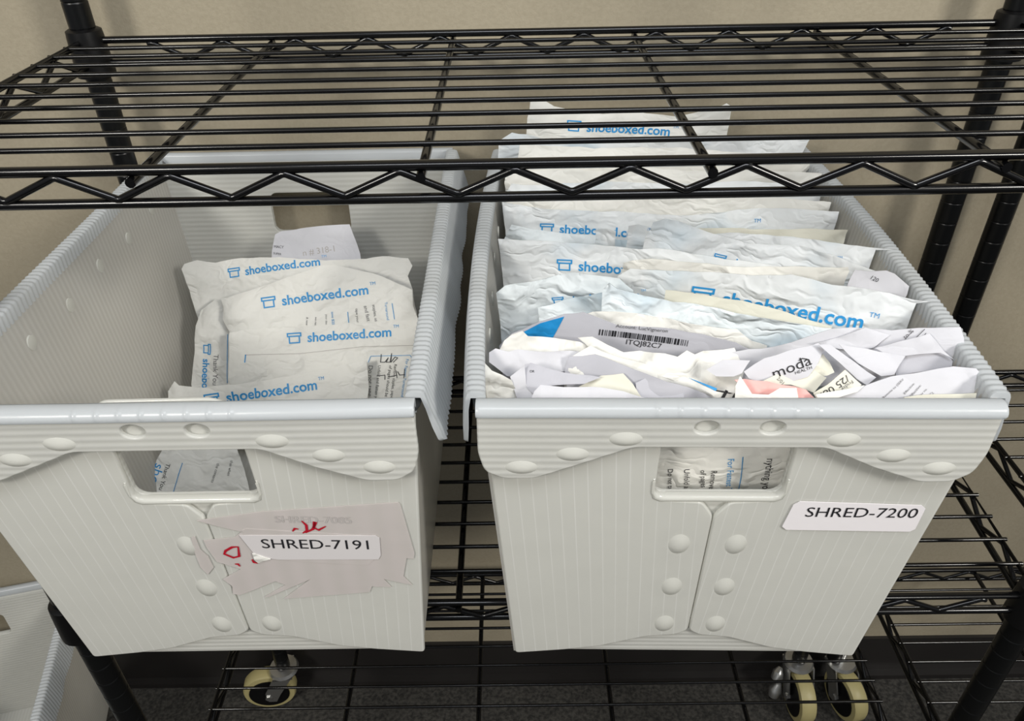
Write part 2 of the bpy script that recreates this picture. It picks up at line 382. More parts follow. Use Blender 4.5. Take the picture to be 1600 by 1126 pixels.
# ------------------------------------------------------------------ wire shelving
ZT, TH, YB = .4359, .0222, .3609
def make_unit(label, xl, xr, xrb, rods, zs, zero_front=True):
    root = empty('wire_shelving_unit', ((xl+xr)/2, YB/2, FZ), label, 'shelving')
    xi = lambda y: xr+(xrb-xr)*y/YB
    for (x, y) in ((xl, 0), (xl, YB), (xr, 0), (xrb, YB)):
        prof = [(.0125, FZ+.11)]; z = -.62
        while z < 1.05:
            prof += [(.0125, z-.0008), (.0125, z), (.0120, z+.0005), (.0120, z+.0011), (.0125, z+.0016), (.0125, z+.0024)]; z += .0254
        m = MB(); m.lathe((x, y, 0), prof, 24); m.build('post', M['postm'], root)
    for zi in zs:
        sh = MB(); a, b = xl+.017, xr-.017
        sh.tube([(xl, 0, zi), (xr, 0, zi), (xrb, YB, zi), (xl, YB, zi), (xl, 0, zi)], .0036, 10, False)
        sh = sh.build('wire_shelf', M['black'], root)
        for (x, y) in ((xl, 0), (xl, YB), (xr, 0), (xrb, YB)):   # tapered sleeves that grip the posts
            sl = MB(); sl.lathe((x, y, zi), [(.0135, .012), (.0172, .010), (.0178, .004), (.0192, -.028), (.0192, -.034), (.0135, -.035)], 24); sl.build('post_sleeve', M['blackp'], sh)
        for (y, e) in ((0, 0), (YB, 0)):
            bb = xi(y)-.017
            m = MB(); m.tube([(a, y, zi-TH), (bb, y, zi-TH)], .0034, 10); m.build('bottom_rail', M['black'], sh)
            pts = []; pitch = .0735; x = ZX - pitch*20; top = True; flip = .0046 if y == 0 else 0
            raw = []
            while x < bb+pitch:
                raw.append((x, 1)); raw.append((x+pitch/2, 0)); x += pitch
            raw = [q for q in raw if a+.012 < q[0] < bb-.012]
            for i, (x, t) in enumerate(raw):
                zc = zi-.0030 if t else zi-TH+.0030
                for dx in (-.0035, -.0012, .0012, .0035):
                    pts.append((x+dx, y-.0015, zc+(abs(dx)*.45*(-1 if t else 1))))
            m = MB(); m.tube(pts, .0026, 8); m.build('zigzag_brace', M['black'], sh)
        for x0, x1 in ((xl, xl), (xr, xrb)):
            q = lambda y: x0+(x1-x0)*y/YB
            m = MB(); m.tube([(q(0), .014, zi-TH), (q(YB), YB-.014, zi-TH)], .0034, 10); m.build('bottom_rail', M['black'], sh)
            pts = []; y = .03; t = 0
            while y < YB-.02:
                zc = zi-.0030 if t else zi-TH+.0030
                for d in (-.0035, -.0012, .0012, .0035): pts.append((q(y)+.001, y+d, zc+abs(d)*.45*(-1 if t else 1)))
                y += .0365; t = 1-t
            m = MB(); m.tube(pts, .0026, 8); m.build('zigzag_brace', M['black'], sh)
        for x in rods:
            m = MB(); m.tube([(x, -.0045, zi-.0068), (x, YB+.0045, zi-.0068)], .0034, 10); m.build('support_rod', M['black'], sh)
        for k in range(10):
            y = .0366+.0316*k
            m = MB(); m.tube([(xl-.004, y, zi+.001), (xi(y)+.004, y, zi+.001)], .0021, 8); m.build('wire', M['black'], sh)
    return root
ZX = Vector(CAM+ray(262, 262)*((0-CAM.y)/ray(262, 262).y)).x
R0, DR = -.2509, .1854
unit = make_unit('black wire shelving unit of three shelves that carries the two full totes', -.4388, .487, .500, [R0+DR*k for k in range(4)], (ZT, 0, -.40))
unit2 = make_unit('neighbouring black wire shelving unit at the right edge behind the other one', .563, 1.45, 1.45, [.74+DR*k for k in range(4)], (ZT, -.004, -.405))
def caster(root, x, y, rz, brake=-1):
    """stem, fork, wheel with khaki tread and brake lever, turned about its stem"""
    c, s_ = math.cos(rz), math.sin(rz)
    T = lambda p: Vector((x+c*p[0]-s_*p[1], y+s_*p[0]+c*p[1], p[2]))
    def mk(m, n, mt, par): m.v = [T(v) for v in m.v]; return m.build(n, mt, par)
    zc = FZ+.048; off = .034
    m = MB(); m.lathe((0, 0, 0), [(.006, FZ+.102), (.006, FZ+.15)], 16); m.lathe((0, 0, 0), [(.008, FZ+.108), (.024, FZ+.106), (.027, FZ+.1), (.024, FZ+.094), (.008, FZ+.092)], 24)
    for sx in (-1, 1):
        m.v; b = len(m.v); o = sx*.021
        prof = [(-.016, FZ+.1), (.018, FZ+.1), (.038, zc+.012), (.036, zc-.012), (.022, zc-.014), (.012, zc+.006)]
        for t in (0, .0025*sx):
            for (yy, zz) in prof: m.v.append(Vector((o+t, yy, zz)))
        n = len(prof); m.f.append(tuple(b+i for i in range(n))); m.f.append(tuple(b+n+i for i in reversed(range(n))))
        for i in range(n): m.f.append((b+i, b+(i+1) % n, b+n+(i+1) % n, b+n+i))
    m.box(-.0235, .0235, -.016, .018, FZ+.095, FZ+.101)
    ca = mk(m, 'caster', M['steel'], root)
    m = MB(); m.lathe((-.014, off, zc), [(.036, 0), (.045, .001), (.0475, .005), (.0475, .023), (.045, .027), (.036, .028)], 40, 'x'); mk(m, 'wheel', M['tread'], ca)
    m = MB(); m.lathe((-.0155, off, zc), [(.010, -.003), (.014, -.001), (.0362, 0), (.0362, .031), (.014, .032), (.010, .034)], 32, 'x'); mk(m, 'hub', M['blackp'], ca)
    m = MB(); m.lathe((-.026, off, zc), [(.006, 0), (.006, .052)], 6, 'x'); mk(m, 'axle_bolt', M['steel'], ca)
    if brake:
        m = MB(); m.tube([(brake*.030, .0, FZ+.085), (brake*.035, .006, FZ+.080), (brake*.037, .010, FZ+.070), (brake*.034, .012, FZ+.062), (brake*.033, .014, FZ+.055), (brake*.038, .018, FZ+.045), (brake*.041, .022, FZ+.03)], [.004, .010, .011, .005, .006, .012, .009], 12)
        mk(m, 'brake_lever', M['steel'], ca)
    return ca
caster(unit, -.4388, YB, 1.7, 1); caster(unit, .500, YB, math.pi+.05, 1); caster(unit, -.4388, 0, 2.4); caster(unit, .487, 0, 2.9)
caster(unit2, .578, YB, math.pi+.25, 0); caster(unit2, .578, 0, math.pi, 0)

# ------------------------------------------------------------------ totes
TL, TH2, TW = .4722, .3044, .345
YT = .0075
def yw(z, off=0): return YT+(.024-YT)*(1-z/TH2)-off      # outer face of an end wall
def xw(z): return .1485+(.1675-.1485)*(z/TH2)                 # half width of the outer face of the walls
def make_tote(loc, rz, label, bow=0.0, skip=(), flare=(.002, .002), group='milky plastic mail totes'):
    root = empty('plastic_tote', loc, label, 'tote', group, rz); root['_o'] = (0, 0, 0)
    def xin(z): return xw(z)-.004
    for end in (0, 1):
        sg = 1 if end == 0 else -1
        def F(off):    # place (x, z, depth) on this end; off = distance outwards of the end wall face
            return lambda x, z, d: Vector((x if end == 0 else -x, (yw(z)-off-d) if end == 0 else TL-(yw(z)-off-d), z))
        H = .2940
        wall = [(-xw(0)+.002, .002), (xw(0)-.002, .002), (xw(H)-.002, H), (-xw(H)+.002, H)]
        hole = rrect(-.044, .047, .209, .258, .009)
        w_ = plate('end_wall', [wall, hole], .004, .0008, F(-.0049), M['twin'], root, lambda x, z: (z, x))
        for sd in (-1, 1):
            g = .0005
            poly = [(sd*(xw(.29)), .29), (sd*xw(.004), .002), (sd*.105, .008), (sd*.075, .014), (sd*.035, .030), (sd*.010, .033), (sd*g, .040), (sd*g, .188), (sd*.010, .2030), (sd*.038, .2050), (sd*.0435, .2070), (sd*.0458, .213), (sd*.0455, .258), (sd*.0455, .29)]
            poly = [(x+.0015, z) for x, z in poly]
            pl = plate('corner_flap', [soften(poly, .004)], .0042, .0014, F(-.0005), M['flap'], root, lambda x, z: (xw(z)-abs(x), z))
            for (rx, rzz) in ((.0215, .1556), (.021, .102), (.0215, .050)):
                if (sd, rzz) in skip and end == 0: continue
                m = MB(); m.lathe((0, 0, 0), [(.0125, -.0008), (.0098, .0001), (.0072, .0010), (.0044, .0018), (.0016, .0021)], 20)
                f_ = F(.0016); vv = [f_(sd*rx+.0015+v.x*.82, rzz+v.y*1.15-.6*v.z, v.z) for v in m.v]; mm = MB(); mm.v = vv; mm.f = m.f; mm.build('weld_dimple', M['weld'], root)
        lip = plate('handle_lip', [[(-.0470, .228), (-.0478, .214), (-.0455, .2065), (-.0400, .2035), (.0430, .2035), (.0485, .2065), (.0508, .214), (.0500, .228), (.0475, .228), (.0470, .2145), (.0440, .2105), (.0400, .2093), (-.0370, .2093), (-.0410, .2105), (-.0440, .2145), (-.0445, .228)]], .0080, .0024, F(-.0014), M['weld'], root)
        # outer skirt folded down from the rim
        sk = [(-.1685, .2955), (-.169, .262), (-.165, .2451), (-.1528, .2384), (-.1307, .2385), (-.1003, .2515), (-.0647, .2672), (.0619, .2672), (.0979, .2493), (.1318, .2362), (.153, .2366), (.165, .245), (.169, .262), (.1685, .2955)]
        holes = [[(cx+.0080*math.cos(a*math.pi/12), .2845+.0055*math.sin(a*math.pi/12)) for a in range(24)] for cx in (-.0184, .0241)]
        FS = lambda x, z, d: Vector((x if end == 0 else -x, (.0002-d) if end == 0 else TL-(.0002-d), z))
        plate('rim_skirt', [soften(sk, .005), *holes], .0040, .0013, FS, M['twin'], root, lambda x, z: (z, x))
        for (rx, rzz) in ((-.1395, .2495), (-.105, .2615), (-.0703, .2750), (.0721, .2745), (.1078, .261), (.1409, .2495)):
            m = MB(); m.lathe((0, 0, 0), [(.0130, -.0010), (.0100, .0001), (.0070, .0011), (.004, .0019), (.0015, .0022)], 20)
            vv = [FS(rx+v.x*1.15, rzz+v.y*.62-.3*v.z, v.z+.0018) for v in m.v]; mm = MB(); mm.v = vv; mm.f = m.f; mm.build('weld_dimple', M['weld'], root)
        plate('rim_hem', [[(-.07, .264), (.07, .264), (.07, .2945), (-.07, .2945)]], .002, .0005, lambda x, z, d, FS=FS: FS(x, z, d-.0032), M['weld'], root)
        # rolled rim: flat top, rounded outer edge
        prof = [(.0088, .288), (.0086, .3002), (.0078, .3020), (.0052, .3030), (.0010, .3028), (-.0024, .3012), (-.0042, .2986), (-.0047, .2962), (-.0038, .2942), (-.0012, .2935), (.0010, .2950), (.0030, .2996), (.0060, .3002), (.0068, .2970)]
        v = []; f = []; n = len(prof); xs = [-.1690, -.1682]+[-.166+.332*i/300 for i in range(301)]+[.1682, .1690]
        for i, x in enumerate(xs):
            q = .93 if i in (0, len(xs)-1) else 1
            for (y, z) in prof:
                nk = sum(math.exp(-((x+.052-.0146*j)/.0011)**2) for j in range(8)) if .2985 < z < .3029 and y < 0 else 0; y -= .0006*nk; z += .0005*nk
                z2 = .298+(z-.298)*q+.0005*noise.noise(Vector((x*14, 0, loc[0]*9))); y2 = .002+(y-.002)*q
                v.append(Vector((x if end == 0 else -x, y2 if end == 0 else TL-y2, z2)))
        for i in range(len(xs)-1):
            for k in range(n): a = i*n+k; b = i*n+(k+1) % n; f.append((a, b, b+n, a+n))
        f.append(tuple(range(n))); f.append(tuple(range(len(v)-1, len(v)-n-1, -1)))
        mm = MB(); mm.v = v; mm.f = f; mm.build('end_rim', M['rim'], root)
    for sd in (-1, 1):
        # side wall, sloped, ends on the slanted corner lines
        bw = lambda y, z: bow*math.sin(math.pi*max(0, min(1, y/TL)))**.8*max(0, (z-.05)/.25)**1.3
        v = []; uvs = []; f = []; NY, NZ = 28, 12
        for lay in (0, 1):
            for j in range(NZ+1):
                z = .002+.298*j/NZ
                for i in range(NY+1):
                    y = (yw(z)+.001)+(TL-2*yw(z)-.002)*i/NY
                    v.append(Vector((sd*(xw(z)-.004*lay+bw(y, z)), y, z))); uvs.append((y-.026*(z/TH2)*(1 if y > TL/2 else -1)*abs(y-TL/2)/(TL/2), z))
        o1 = (NY+1)*(NZ+1); g_ = lambda i, j: j*(NY+1)+i
        for j in range(NZ):
            for i in range(NY):
                q_ = (g_(i, j), g_(i+1, j), g_(i+1, j+1), g_(i, j+1)); f.append(q_ if sd > 0 else q_[::-1]); q2 = tuple(o1+k for k in q_); f.append(q2[::-1] if sd > 0 else q2)
        for i in range(NY): f.append((g_(i, 0), g_(i+1, 0), o1+g_(i+1, 0), o1+g_(i, 0))); f.append((g_(i, NZ), g_(i+1, NZ), o1+g_(i+1, NZ), o1+g_(i, NZ)))
        for j in range(NZ): f.append((g_(0, j), g_(0, j+1), o1+g_(0, j+1), o1+g_(0, j))); f.append((g_(NY, j), g_(NY, j+1), o1+g_(NY, j+1), o1+g_(NY, j)))
        sw = mesh_obj('side_wall', v, f, M['fine'], root, True, uvs); sw.data.set_sharp_from_angle(angle=math.radians(40))
        for yy, zz in [(.07+.066*i, .262+.004*(i % 2)) for i in range(6)]:
            m = MB(); m.lathe((0, 0, 0), [(.0058, -.0006), (.0056, .0006), (.0030, .0009)], 14)
            mm = MB(); mm.v = [Vector((sd*(xw(zz)-.0042+bw(yy, zz)-v.z), yy+v.x, zz+v.y*1.2)) for v in m.v]; mm.f = m.f; mm.build('weld_dimple', M['weld'], root)
        # fluted rim with skirt
        prof = [(.1622, .290), (.1622, .3018), (.1632, .3032), (.1660, .3040), (.1712, .3040), (.1742, .3030), (.1754, .3000), (.1764, .286), (.1768, .270), (.1762, .2565), (.1738, .2553), (.1734, .270), (.1736, .290), (.1722, .2995), (.1655, .2995), (.1645, .290)]
        v = []; f = []; n = len(prof); y0, y1 = .0105, TL-.0105; K = 480
        for i in range(K+1):
            y = y0+(y1-y0)*i/K; wv = math.sin(2*math.pi*(y-y0)/.0058); e = 1 if 2 < i < K-2 else .3
            ed = min(1, (min(i, K-i)*(y1-y0)/K+.002)/.014); ed = math.sqrt(1-(1-ed)**2)
            for k, (x, z) in enumerate(prof):
                if z < .285: z = .285-(.285-z)*(.45+.55*ed)
                out = k <= 9; a = (.00045 if k < 7 else .0008)*wv*e if out else 0
                nx, nz = (x-.1655), (z-.292 if k < 7 else 0); L = math.hypot(nx, nz)+1e-9
                dr = bw(y, .30)+(flare[0] if sd < 0 else flare[1])*(max(0, .298-z)/.038)**1.2*(1 if out else .9)+.0012*noise.noise(Vector((y*6, sd*5, loc[0]*7+loc[1]*3)))+(.0022*noise.noise(Vector((y*22, k*.1, sd*3)))*max(0, (.285-z)/.02) if z < .285 else 0)
                v.append(Vector((sd*(x+nx/L*a+dr), y, z+nz/L*a)))
        for i in range(K):
            for k in range(n): a = i*n+k; b = i*n+(k+1) % n; f.append((a, b, b+n, a+n))
        f.append(tuple(range(n))); f.append(tuple(range(len(v)-1, len(v)-n-1, -1)))
        mm = MB(); mm.v = v; mm.f = f; mm.build('side_rim', M['rim'], root)
    # dark steel rod running inside the rims, seen at the corners
    bwx = lambda y: bow*math.sin(math.pi*max(0, min(1, y/TL)))**.8
    pts = []; rx, ry, rr, zr = .1684, .0046, .011, .2930
    for (cx, cy, a0) in ((rx-rr, TL-ry-rr, 0), (-rx+rr, TL-ry-rr, 90), (-rx+rr, ry+rr, 180), (rx-rr, ry+rr, 270)):
        if a0 in (0, 180):
            for i in range(1, 16): y = (.03+(TL-.06)*i/16) if a0 == 0 else (TL-.03-(TL-.06)*i/16); pts.append(((rx+bwx(y))*(1 if a0 == 0 else -1), y, zr))
        for i in range(7): a = math.radians(a0+90*i/6); pts.append((cx+rr*math.cos(a), cy+rr*math.sin(a), zr))
    pts.append(pts[0]); m = MB(); m.tube(pts, .0036, 10, False); m.build('frame_rod', M['rod'], root)
    plate('base', [[(-xw(0)+.005, yw(0)+.004), (xw(0)-.005, yw(0)+.004), (xw(0)-.005, TL-yw(0)-.004), (-xw(0)+.005, TL-yw(0)-.004)]], .004, .0008, lambda x, y, d: Vector((x, y, .0045+d)), M['twin'], root)
    return root
LT = (Vector((-.2424, -.0802, .0036)), .0027); RTO = (Vector((.1354, -.0855, .0036)), -.0256)
toteL = make_tote(LT[0], LT[1], 'half-full milky plastic tote with a torn SHRED-7191 sticker', 0, ((1, .1556), (1, .102)), (.002, .009))
plate('inner_tab', [soften([(-.049, .285), (-.049, .293), (-.040, .3005), (.034, .3010), (.044, .296), (.046, .285)], .005)], .003, .001, lambda x, z, d: Vector((x, .0125+d, z)), M['weld'], toteL)
toteR = make_tote(RTO[0], RTO[1], 'full milky plastic tote with a SHRED-7200 sticker', .008)
class Face:
    """the sloping front of a tote, addressed by where a line of sight meets it"""
    def __init__(s, tr, off): s.o, s.a = tr; s.off = off
    def xz(s, px):
        R = Matrix.Rotation(-s.a, 3, 'Z'); c = R@(CAM-s.o); d = R@ray(*px); k = (.024-YT)/TH2; y0 = .024-s.off
        t = (y0-k*c.z-c.y)/(d.y+k*d.z); q = c+d*t; return (q.x, q.z)
    def __call__(s, x, z, d=0): return Vector((x, yw(z)-s.off-d, z))
    def decal(s, name, pxs, mat, root, th=.0004, lift=0):
        P = [s.xz(p) for p in pxs]; return plate(name, [P], th, 0, lambda x, z, d: s(x, z, d+lift), mat, root)
    def write(s, st, p1, p2, mat, root, ky=1.0, lift=.0006, name='lettering'):
        v, f = text_tris(st, 9); a, b = Vector(s.xz(p1)), Vector(s.xz(p2)); wd = max(q[0] for q in v); x0 = min(q[0] for q in v)
        d = b-a; sc = d.length/(wd-x0); d.normalize(); n = Vector((-d.y, d.x)); V = []
        for x, y in v: q = a+d*(x-x0)*sc+n*y*sc*ky; V.append(s(q.x, q.y, lift))
        return mesh_obj(name, V, f, mat, root, False)
    def pen(s, pts, wpx, mat, root, lift=.0008, name='marker_stroke'):
        P = [Vector(s.xz(p)) for p in pts]; k = (Vector(s.xz((pts[0][0]+wpx, pts[0][1])))-P[0]).length; v = []; f = []
        L = []; R_ = []
        for i, p in enumerate(P):
            t = (P[min(i+1, len(P)-1)]-P[max(i-1, 0)]).normalized(); n = Vector((-t.y, t.x))*k/2*(1 if 0 < i < len(P)-1 else .5); L.append(p+n); R_.append(p-n)
        for a, b in zip(L, R_): v += [s(a.x, a.y, lift), s(b.x, b.y, lift)]
        for i in range(len(P)-1): f.append((2*i, 2*i+1, 2*i+3, 2*i+2))
        return mesh_obj(name, v, f, mat, root, False)
fr = Face(RTO, .0026)
sR = fr.decal('sticker', [(1250, 783), (1440, 789), (1446, 794), (1430, 826), (1421, 830), (1228, 827), (1222, 822), (1240, 788)], M['sticker'], toteR, .0005)
fr.write('SHRED-7200', (1257, 806), (1430, 808), M['black_ink'], sR, .98)
fl = Face(LT, .0026)
c6 = lambda pts: [(300+x/4.444, 760+y/4.444) for x, y in pts]
rem = fl.decal('sticker_remnant', c6([(30, 235), (480, 172), (1430, 108), (1447, 125), (1545, 460), (1540, 500), (1490, 495), (1468, 620), (1530, 682), (1330, 640), (1385, 697), (1250, 690), (1235, 730), (640, 777), (825, 640), (540, 762), (500, 767), (650, 682), (580, 655), (395, 730), (330, 752), (285, 742), (280, 690), (215, 642), (340, 572), (172, 520), (100, 420), (80, 372), (300, 350), (345, 312), (200, 280)]), M['oldstick'], toteL, .0004)
s0 = fl.decal('sticker', c6([(345, 300), (380, 288), (1270, 340), (1262, 508), (1222, 542), (820, 522), (600, 502), (460, 470)]), M['oldstick'], toteL, .0003, .0004)
s1 = fl.decal('sticker', c6([(330, 332), (1275, 334), (1303, 350), (1312, 470), (1296, 498), (600, 500), (545, 492), (430, 455)]), M['taped'], toteL, .0004, .0008)
fl.decal('sticker_corner', c6([(422, 452), (548, 493), (462, 519), (438, 500)]), M['white'], toteL, .0006, .0014)
fl.decal('sticker_scrap', c6([(-6, 352), (20, 345), (60, 440), (110, 480), (150, 560), (110, 610), (60, 560), (20, 460)]), M['oldstick'], toteL, .0004)
fl.write('SHRED-7191', (411, 854), (577, 856), M['black_ink'], s1, .98, .0013)
fl.write('SHRED-7085', (431, 815), (550, 817), M['faint_ink'], rem, 1.0, .0006)
for pts in ([(700, 305), (715, 285), (740, 290)], [(762, 232), (795, 262), (800, 300), (770, 318)], [(790, 315), (840, 290), (862, 240), (850, 238), (848, 280), (880, 296), (930, 270)],
            [(325, 412), (280, 415), (235, 440), (226, 462), (290, 488), (330, 478), (322, 412)], [(300, 532), (322, 532), (335, 548)], [(418, 500), (432, 520), (458, 527)]):
    fl.pen(c6(pts), 4.5, M['red_ink'], rem)

# third tote, standing on the floor at the lower left
def hz(px, py, z): d = ray(px, py); return CAM+d*((z-CAM.z)/d.z)
zrim = FZ+.004+.306
A = hz(111, 893, zrim); B = hz(48, 1126, zrim); dirr = (A-B); ang3 = math.atan2(dirr.y, dirr.x)-math.pi/2
c3, s3 = math.cos(ang3), math.sin(ang3); lx, ly = .168, TL-.0
loc3 = Vector((A.x-(c3*lx-s3*ly), A.y-(s3*lx+c3*ly), FZ+.0005))
tote3 = make_tote(loc3, ang3, 'empty milky plastic tote on the floor at the lower left, outside the rack')
pl = plate('sticker', [[(.14, .10), (.23, .10), (.23, .165), (.14, .165)]], .0005, 0, lambda y, z, d: Vector((xw(z)+.0004+d, y, z)), M['greyst'], tote3)
# ------------------------------------------------------------------ contents of the right tote
LOGO = logo_geo(); ZR = .30
def mailer_root(x, y, label, group, name='mailer', cat='mailer'):
    return empty(name, (x, y, .012), label, cat, group)
def wallclamp(tr, sh, uv, m_=.007):
    """keep a corner of a sheet inside the walls of its tote"""
    for _ in range(3):
        p = sh.w(*uv); R = Matrix.Rotation(-tr[1], 3, 'Z'); q = R@(p-tr[0]); lim = xw(max(0, min(TH2, q.z)))-.004-m_-(.0015 if m_ > 0 else 0)
        if tr is RTO: lim += .0055*math.sin(math.pi*max(0, min(1, q.y/TL)))**.8*max(0, min(1, (q.z-.05)/.25))**1.3
        if abs(q.x) > lim: uv = (uv[0]-math.copysign(abs(q.x)-lim, q.x), uv[1])
    return uv
def pouch(key, y, top, mat, label, down=.03, lean=4, thick=.0030, crumple=.0022, ncrease=26, seed=1, logo=None, name='mailer', cat='mailer', group='mailers filed in the right tote', tr=RTO, parts=True, **kw):
    sh = Sheet((.135, (y[0]+y[1])/2, ZR), lean, math.degrees(math.atan((y[1]-y[0])/.33)))
    poly = [sh.uv(p) for p in top]
    hi = [sh.w(*p).z > .3065 for p in poly]
    poly = [wallclamp(tr, sh, p, -.007 if h_ else .0045) for p, h_ in zip(poly, hi)]
    vr = (.3066-ZR)/sh.V.z
    if hi[0]: poly = [wallclamp(tr, sh, (poly[0][0], vr-.0008), .0045), (poly[0][0], vr)]+poly
    if hi[-1]: poly = poly+[(poly[-1][0], vr), wallclamp(tr, sh, (poly[-1][0], vr-.0008), .0045)]
    if down is not None:
        a, b = poly[0], poly[-1]; vd = (down-ZR)/sh.V.z; vm = (.16-ZR)/sh.V.z
        poly = poly+[wallclamp(tr, sh, (b[0]-.002, vm), .0045), wallclamp(tr, sh, (b[0]-.004, vd), .0045), wallclamp(tr, sh, (a[0]+.004, vd), .0045), wallclamp(tr, sh, (a[0]+.002, vm), .0045)]
    if parts:
        c = sh.w((poly[0][0]+poly[-3][0])/2, poly[-1][1]); root = empty(name, c, label, cat, group)
        sh.make('pouch' if name == 'mailer' else 'sheet', poly, mat, root, thick, crumple, ncrease, seed, **kw)
    else:
        o = sh.make(name, poly, mat, None, thick, crumple, ncrease, seed, **kw); tag(o, label, cat, group); root = o
    sh.root = root; SHEETS[key] = sh
    if logo: sh.text('logo', LOGO, logo[0], logo[1], M['ink'], root, *(logo[2:] or (1.0,)))
    return sh
G = 'mailers filed in the right tote'
pouch('r1', (0.350, 0.355), [(822, 215), (824, 185), (829, 158), (850, 157), (866, 166), (900, 171), (940, 178), (1000, 176), (1060, 182), (1085, 176), (1112, 170), (1135, 161), (1143, 166), (1140, 195), (1136, 215)], M['white'], 'rearmost white mailer in the right tote, standing highest above the rest', seed=11, logo=((915, 203), (1045, 211), .95), thick=.003)
s = pouch('r2', (0.329, 0.344), [(778, 250), (779, 222), (800, 208), (822, 210), (845, 216), (900, 214), (1000, 216), (1100, 213), (1200, 212), (1271, 212), (1270, 250)], M['bluish'], 'white mailer just in front of the tallest one, its flat right corner square', seed=12)
s.patch('print', [(812, 226), (817, 226), (815, 236), (811, 236)], M['ink'], s.root)
pouch('r3', (0.309, 0.320), [(808, 262), (812, 226), (850, 229), (905, 232), (930, 236), (980, 232), (1060, 229), (1160, 238), (1250, 245), (1290, 248), (1286, 275)], M['white'], 'creased white mailer third from the wall in the right tote, crumpled right corner', seed=13, crumple=.003)
pouch('r4', (0.298, 0.288), [(785, 285), (792, 262), (840, 266), (880, 262), (930, 266), (1000, 262), (1100, 268), (1200, 264), (1284, 270), (1287, 296)], M['white'], 'creased white mailer fourth from the wall in the right tote', seed=14, crumple=.0028)
pouch('r4b', (0.283, 0.264), [(788, 305), (800, 285), (870, 288), (950, 284), (1050, 288), (1150, 283), (1250, 288), (1303, 298), (1302, 316)], M['bluish'], 'white mailer fifth from the wall, half hidden by the front rail', seed=24, crumple=.0026)
pouch('r5', (0.268, 0.24), [(790, 330), (792, 308), (840, 306), (950, 312), (1050, 302), (1150, 305), (1250, 312), (1330, 314), (1343, 318), (1344, 332)], M['white'], 'white mailer sixth from the wall with a frayed right corner below the rail', seed=15)
s = pouch('r6', (0.25, 0.215), [(783, 340), (784, 316), (800, 318), (850, 326), (930, 331), (1000, 333), (1080, 334), (1180, 326), (1260, 327), (1348, 331), (1345, 356)], M['bluish'], 'white mailer below the front rail with a blue logo at its left end', seed=16, logo=((874, 363), (1005, 368), .95))
s.write('tm_mark', 'TM', (1177, 346), (1188, 346), M['ink'], s.root)
pouch('r6b', (0.238, 0.185), [(1050, 368), (1058, 355), (1150, 356), (1250, 357), (1340, 360), (1345, 375), (1342, 390)], M['cream'], 'narrow cream-edged envelope behind the humped mailer', seed=17, thick=.0015)
s = pouch('r6c', (0.226, 0.125), [(1060, 390), (1070, 366), (1140, 362), (1200, 370), (1280, 376), (1370, 386), (1398, 389), (1406, 393), (1402, 412), (1396, 424), (1385, 426)], M['bluish'], 'white mailer with a bent right corner hanging over the side', seed=18, logo=((1190, 418), (1305, 410), .9))
pouch('r7', (0.232, 0.18), [(776, 400), (779, 372), (800, 349), (830, 358), (870, 366), (930, 370), (950, 372), (1000, 380)], M['bluer'], 'pale blue torn mailer mouth at the left wall of the right tote', seed=19, crumple=.003, thick=.002)
pouch('strip1', (0.218, 0.15), [(929, 385), (931, 358), (950, 356), (963, 359), (961, 385)], M['bluish'], 'small folded white flap beside the humped mailer', seed=31, thick=.0006, name='mailer_flap', cat='flap', parts=False, down=.24)
pouch('strip2', (0.215, 0.147), [(978, 387), (982, 354), (995, 351), (1013, 354), (1004, 388)], M['bluish'], 'short torn white flap touching the left side of the humped mailer', seed=32, thick=.0006, name='mailer_flap', cat='flap', parts=False, down=.24)
pouch('hump', (0.205, 0.105), [(1003, 400), (1008, 372), (1020, 348), (1040, 341), (1060, 345), (1100, 360), (1140, 372), (1200, 385), (1260, 390), (1275, 394), (1300, 397), (1330, 410), (1375, 425), (1380, 445)], M['bluish'], 'humped crumpled mailer with a tilted blue logo in the middle of the right tote', seed=20, logo=((1140, 412), (1255, 442), .95), crumple=.003)
pouch('r8', (0.168, 0.083), [(770, 405), (771, 372), (800, 373), (845, 374), (880, 379), (930, 384), (1000, 389), (1040, 388), (1080, 395), (1160, 405), (1250, 420)], M['bluish'], 'large flat mailer at the left wall with a bold blue logo', seed=21, logo=((904, 421), (1050, 432), 1.0), crumple=.0012, ncrease=8)
pouch('r9', (0.15, 0.067), [(968, 440), (975, 408), (990, 403), (1020, 402), (1060, 408), (1150, 414), (1240, 416), (1325, 417), (1327, 424), (1320, 440)], M['white'], 'blank white mailer with a square right corner, before the humped one', seed=22, crumple=.0018)
s = pouch('rec', (0.135, 0.052), [(1325, 440), (1335, 422), (1362, 424), (1385, 423), (1398, 428), (1420, 446), (1440, 462), (1445, 475)], M['paper'], 'curled printed receipt at the right wall behind the long logo mailer', seed=33, thick=.0004, name='receipt', cat='receipt', down=.2, group='loose papers in the right tote')
s.write('printing', '120', (1358, 434), (1370, 440), M['black_ink'], s.root)
pouch('r10', (0.12, 0.035), [(960, 455), (966, 430), (985, 420), (1030, 421), (1100, 424), (1175, 431), (1237, 428), (1300, 445), (1360, 452), (1408, 464), (1450, 470), (1479, 478), (1487, 479), (1493, 507)], M['bluish'], 'long white mailer with the largest blue logo, sloping down to the right wall', seed=23, logo=((1127, 474), (1345, 509), 1.0), crumple=.0016, topwave=.002, ncrease=16)
s = pouch('r11', (0.088, 0.028), [(770, 480), (771, 455), (790, 444), (850, 433), (895, 424), (935, 429), (968, 431), (990, 450)], M['bluer'], 'crinkled pale blue mailer at the left wall with a small logo', seed=25, logo=((890, 470), (1000, 462), 1.0), crumple=.002, ncrease=34)
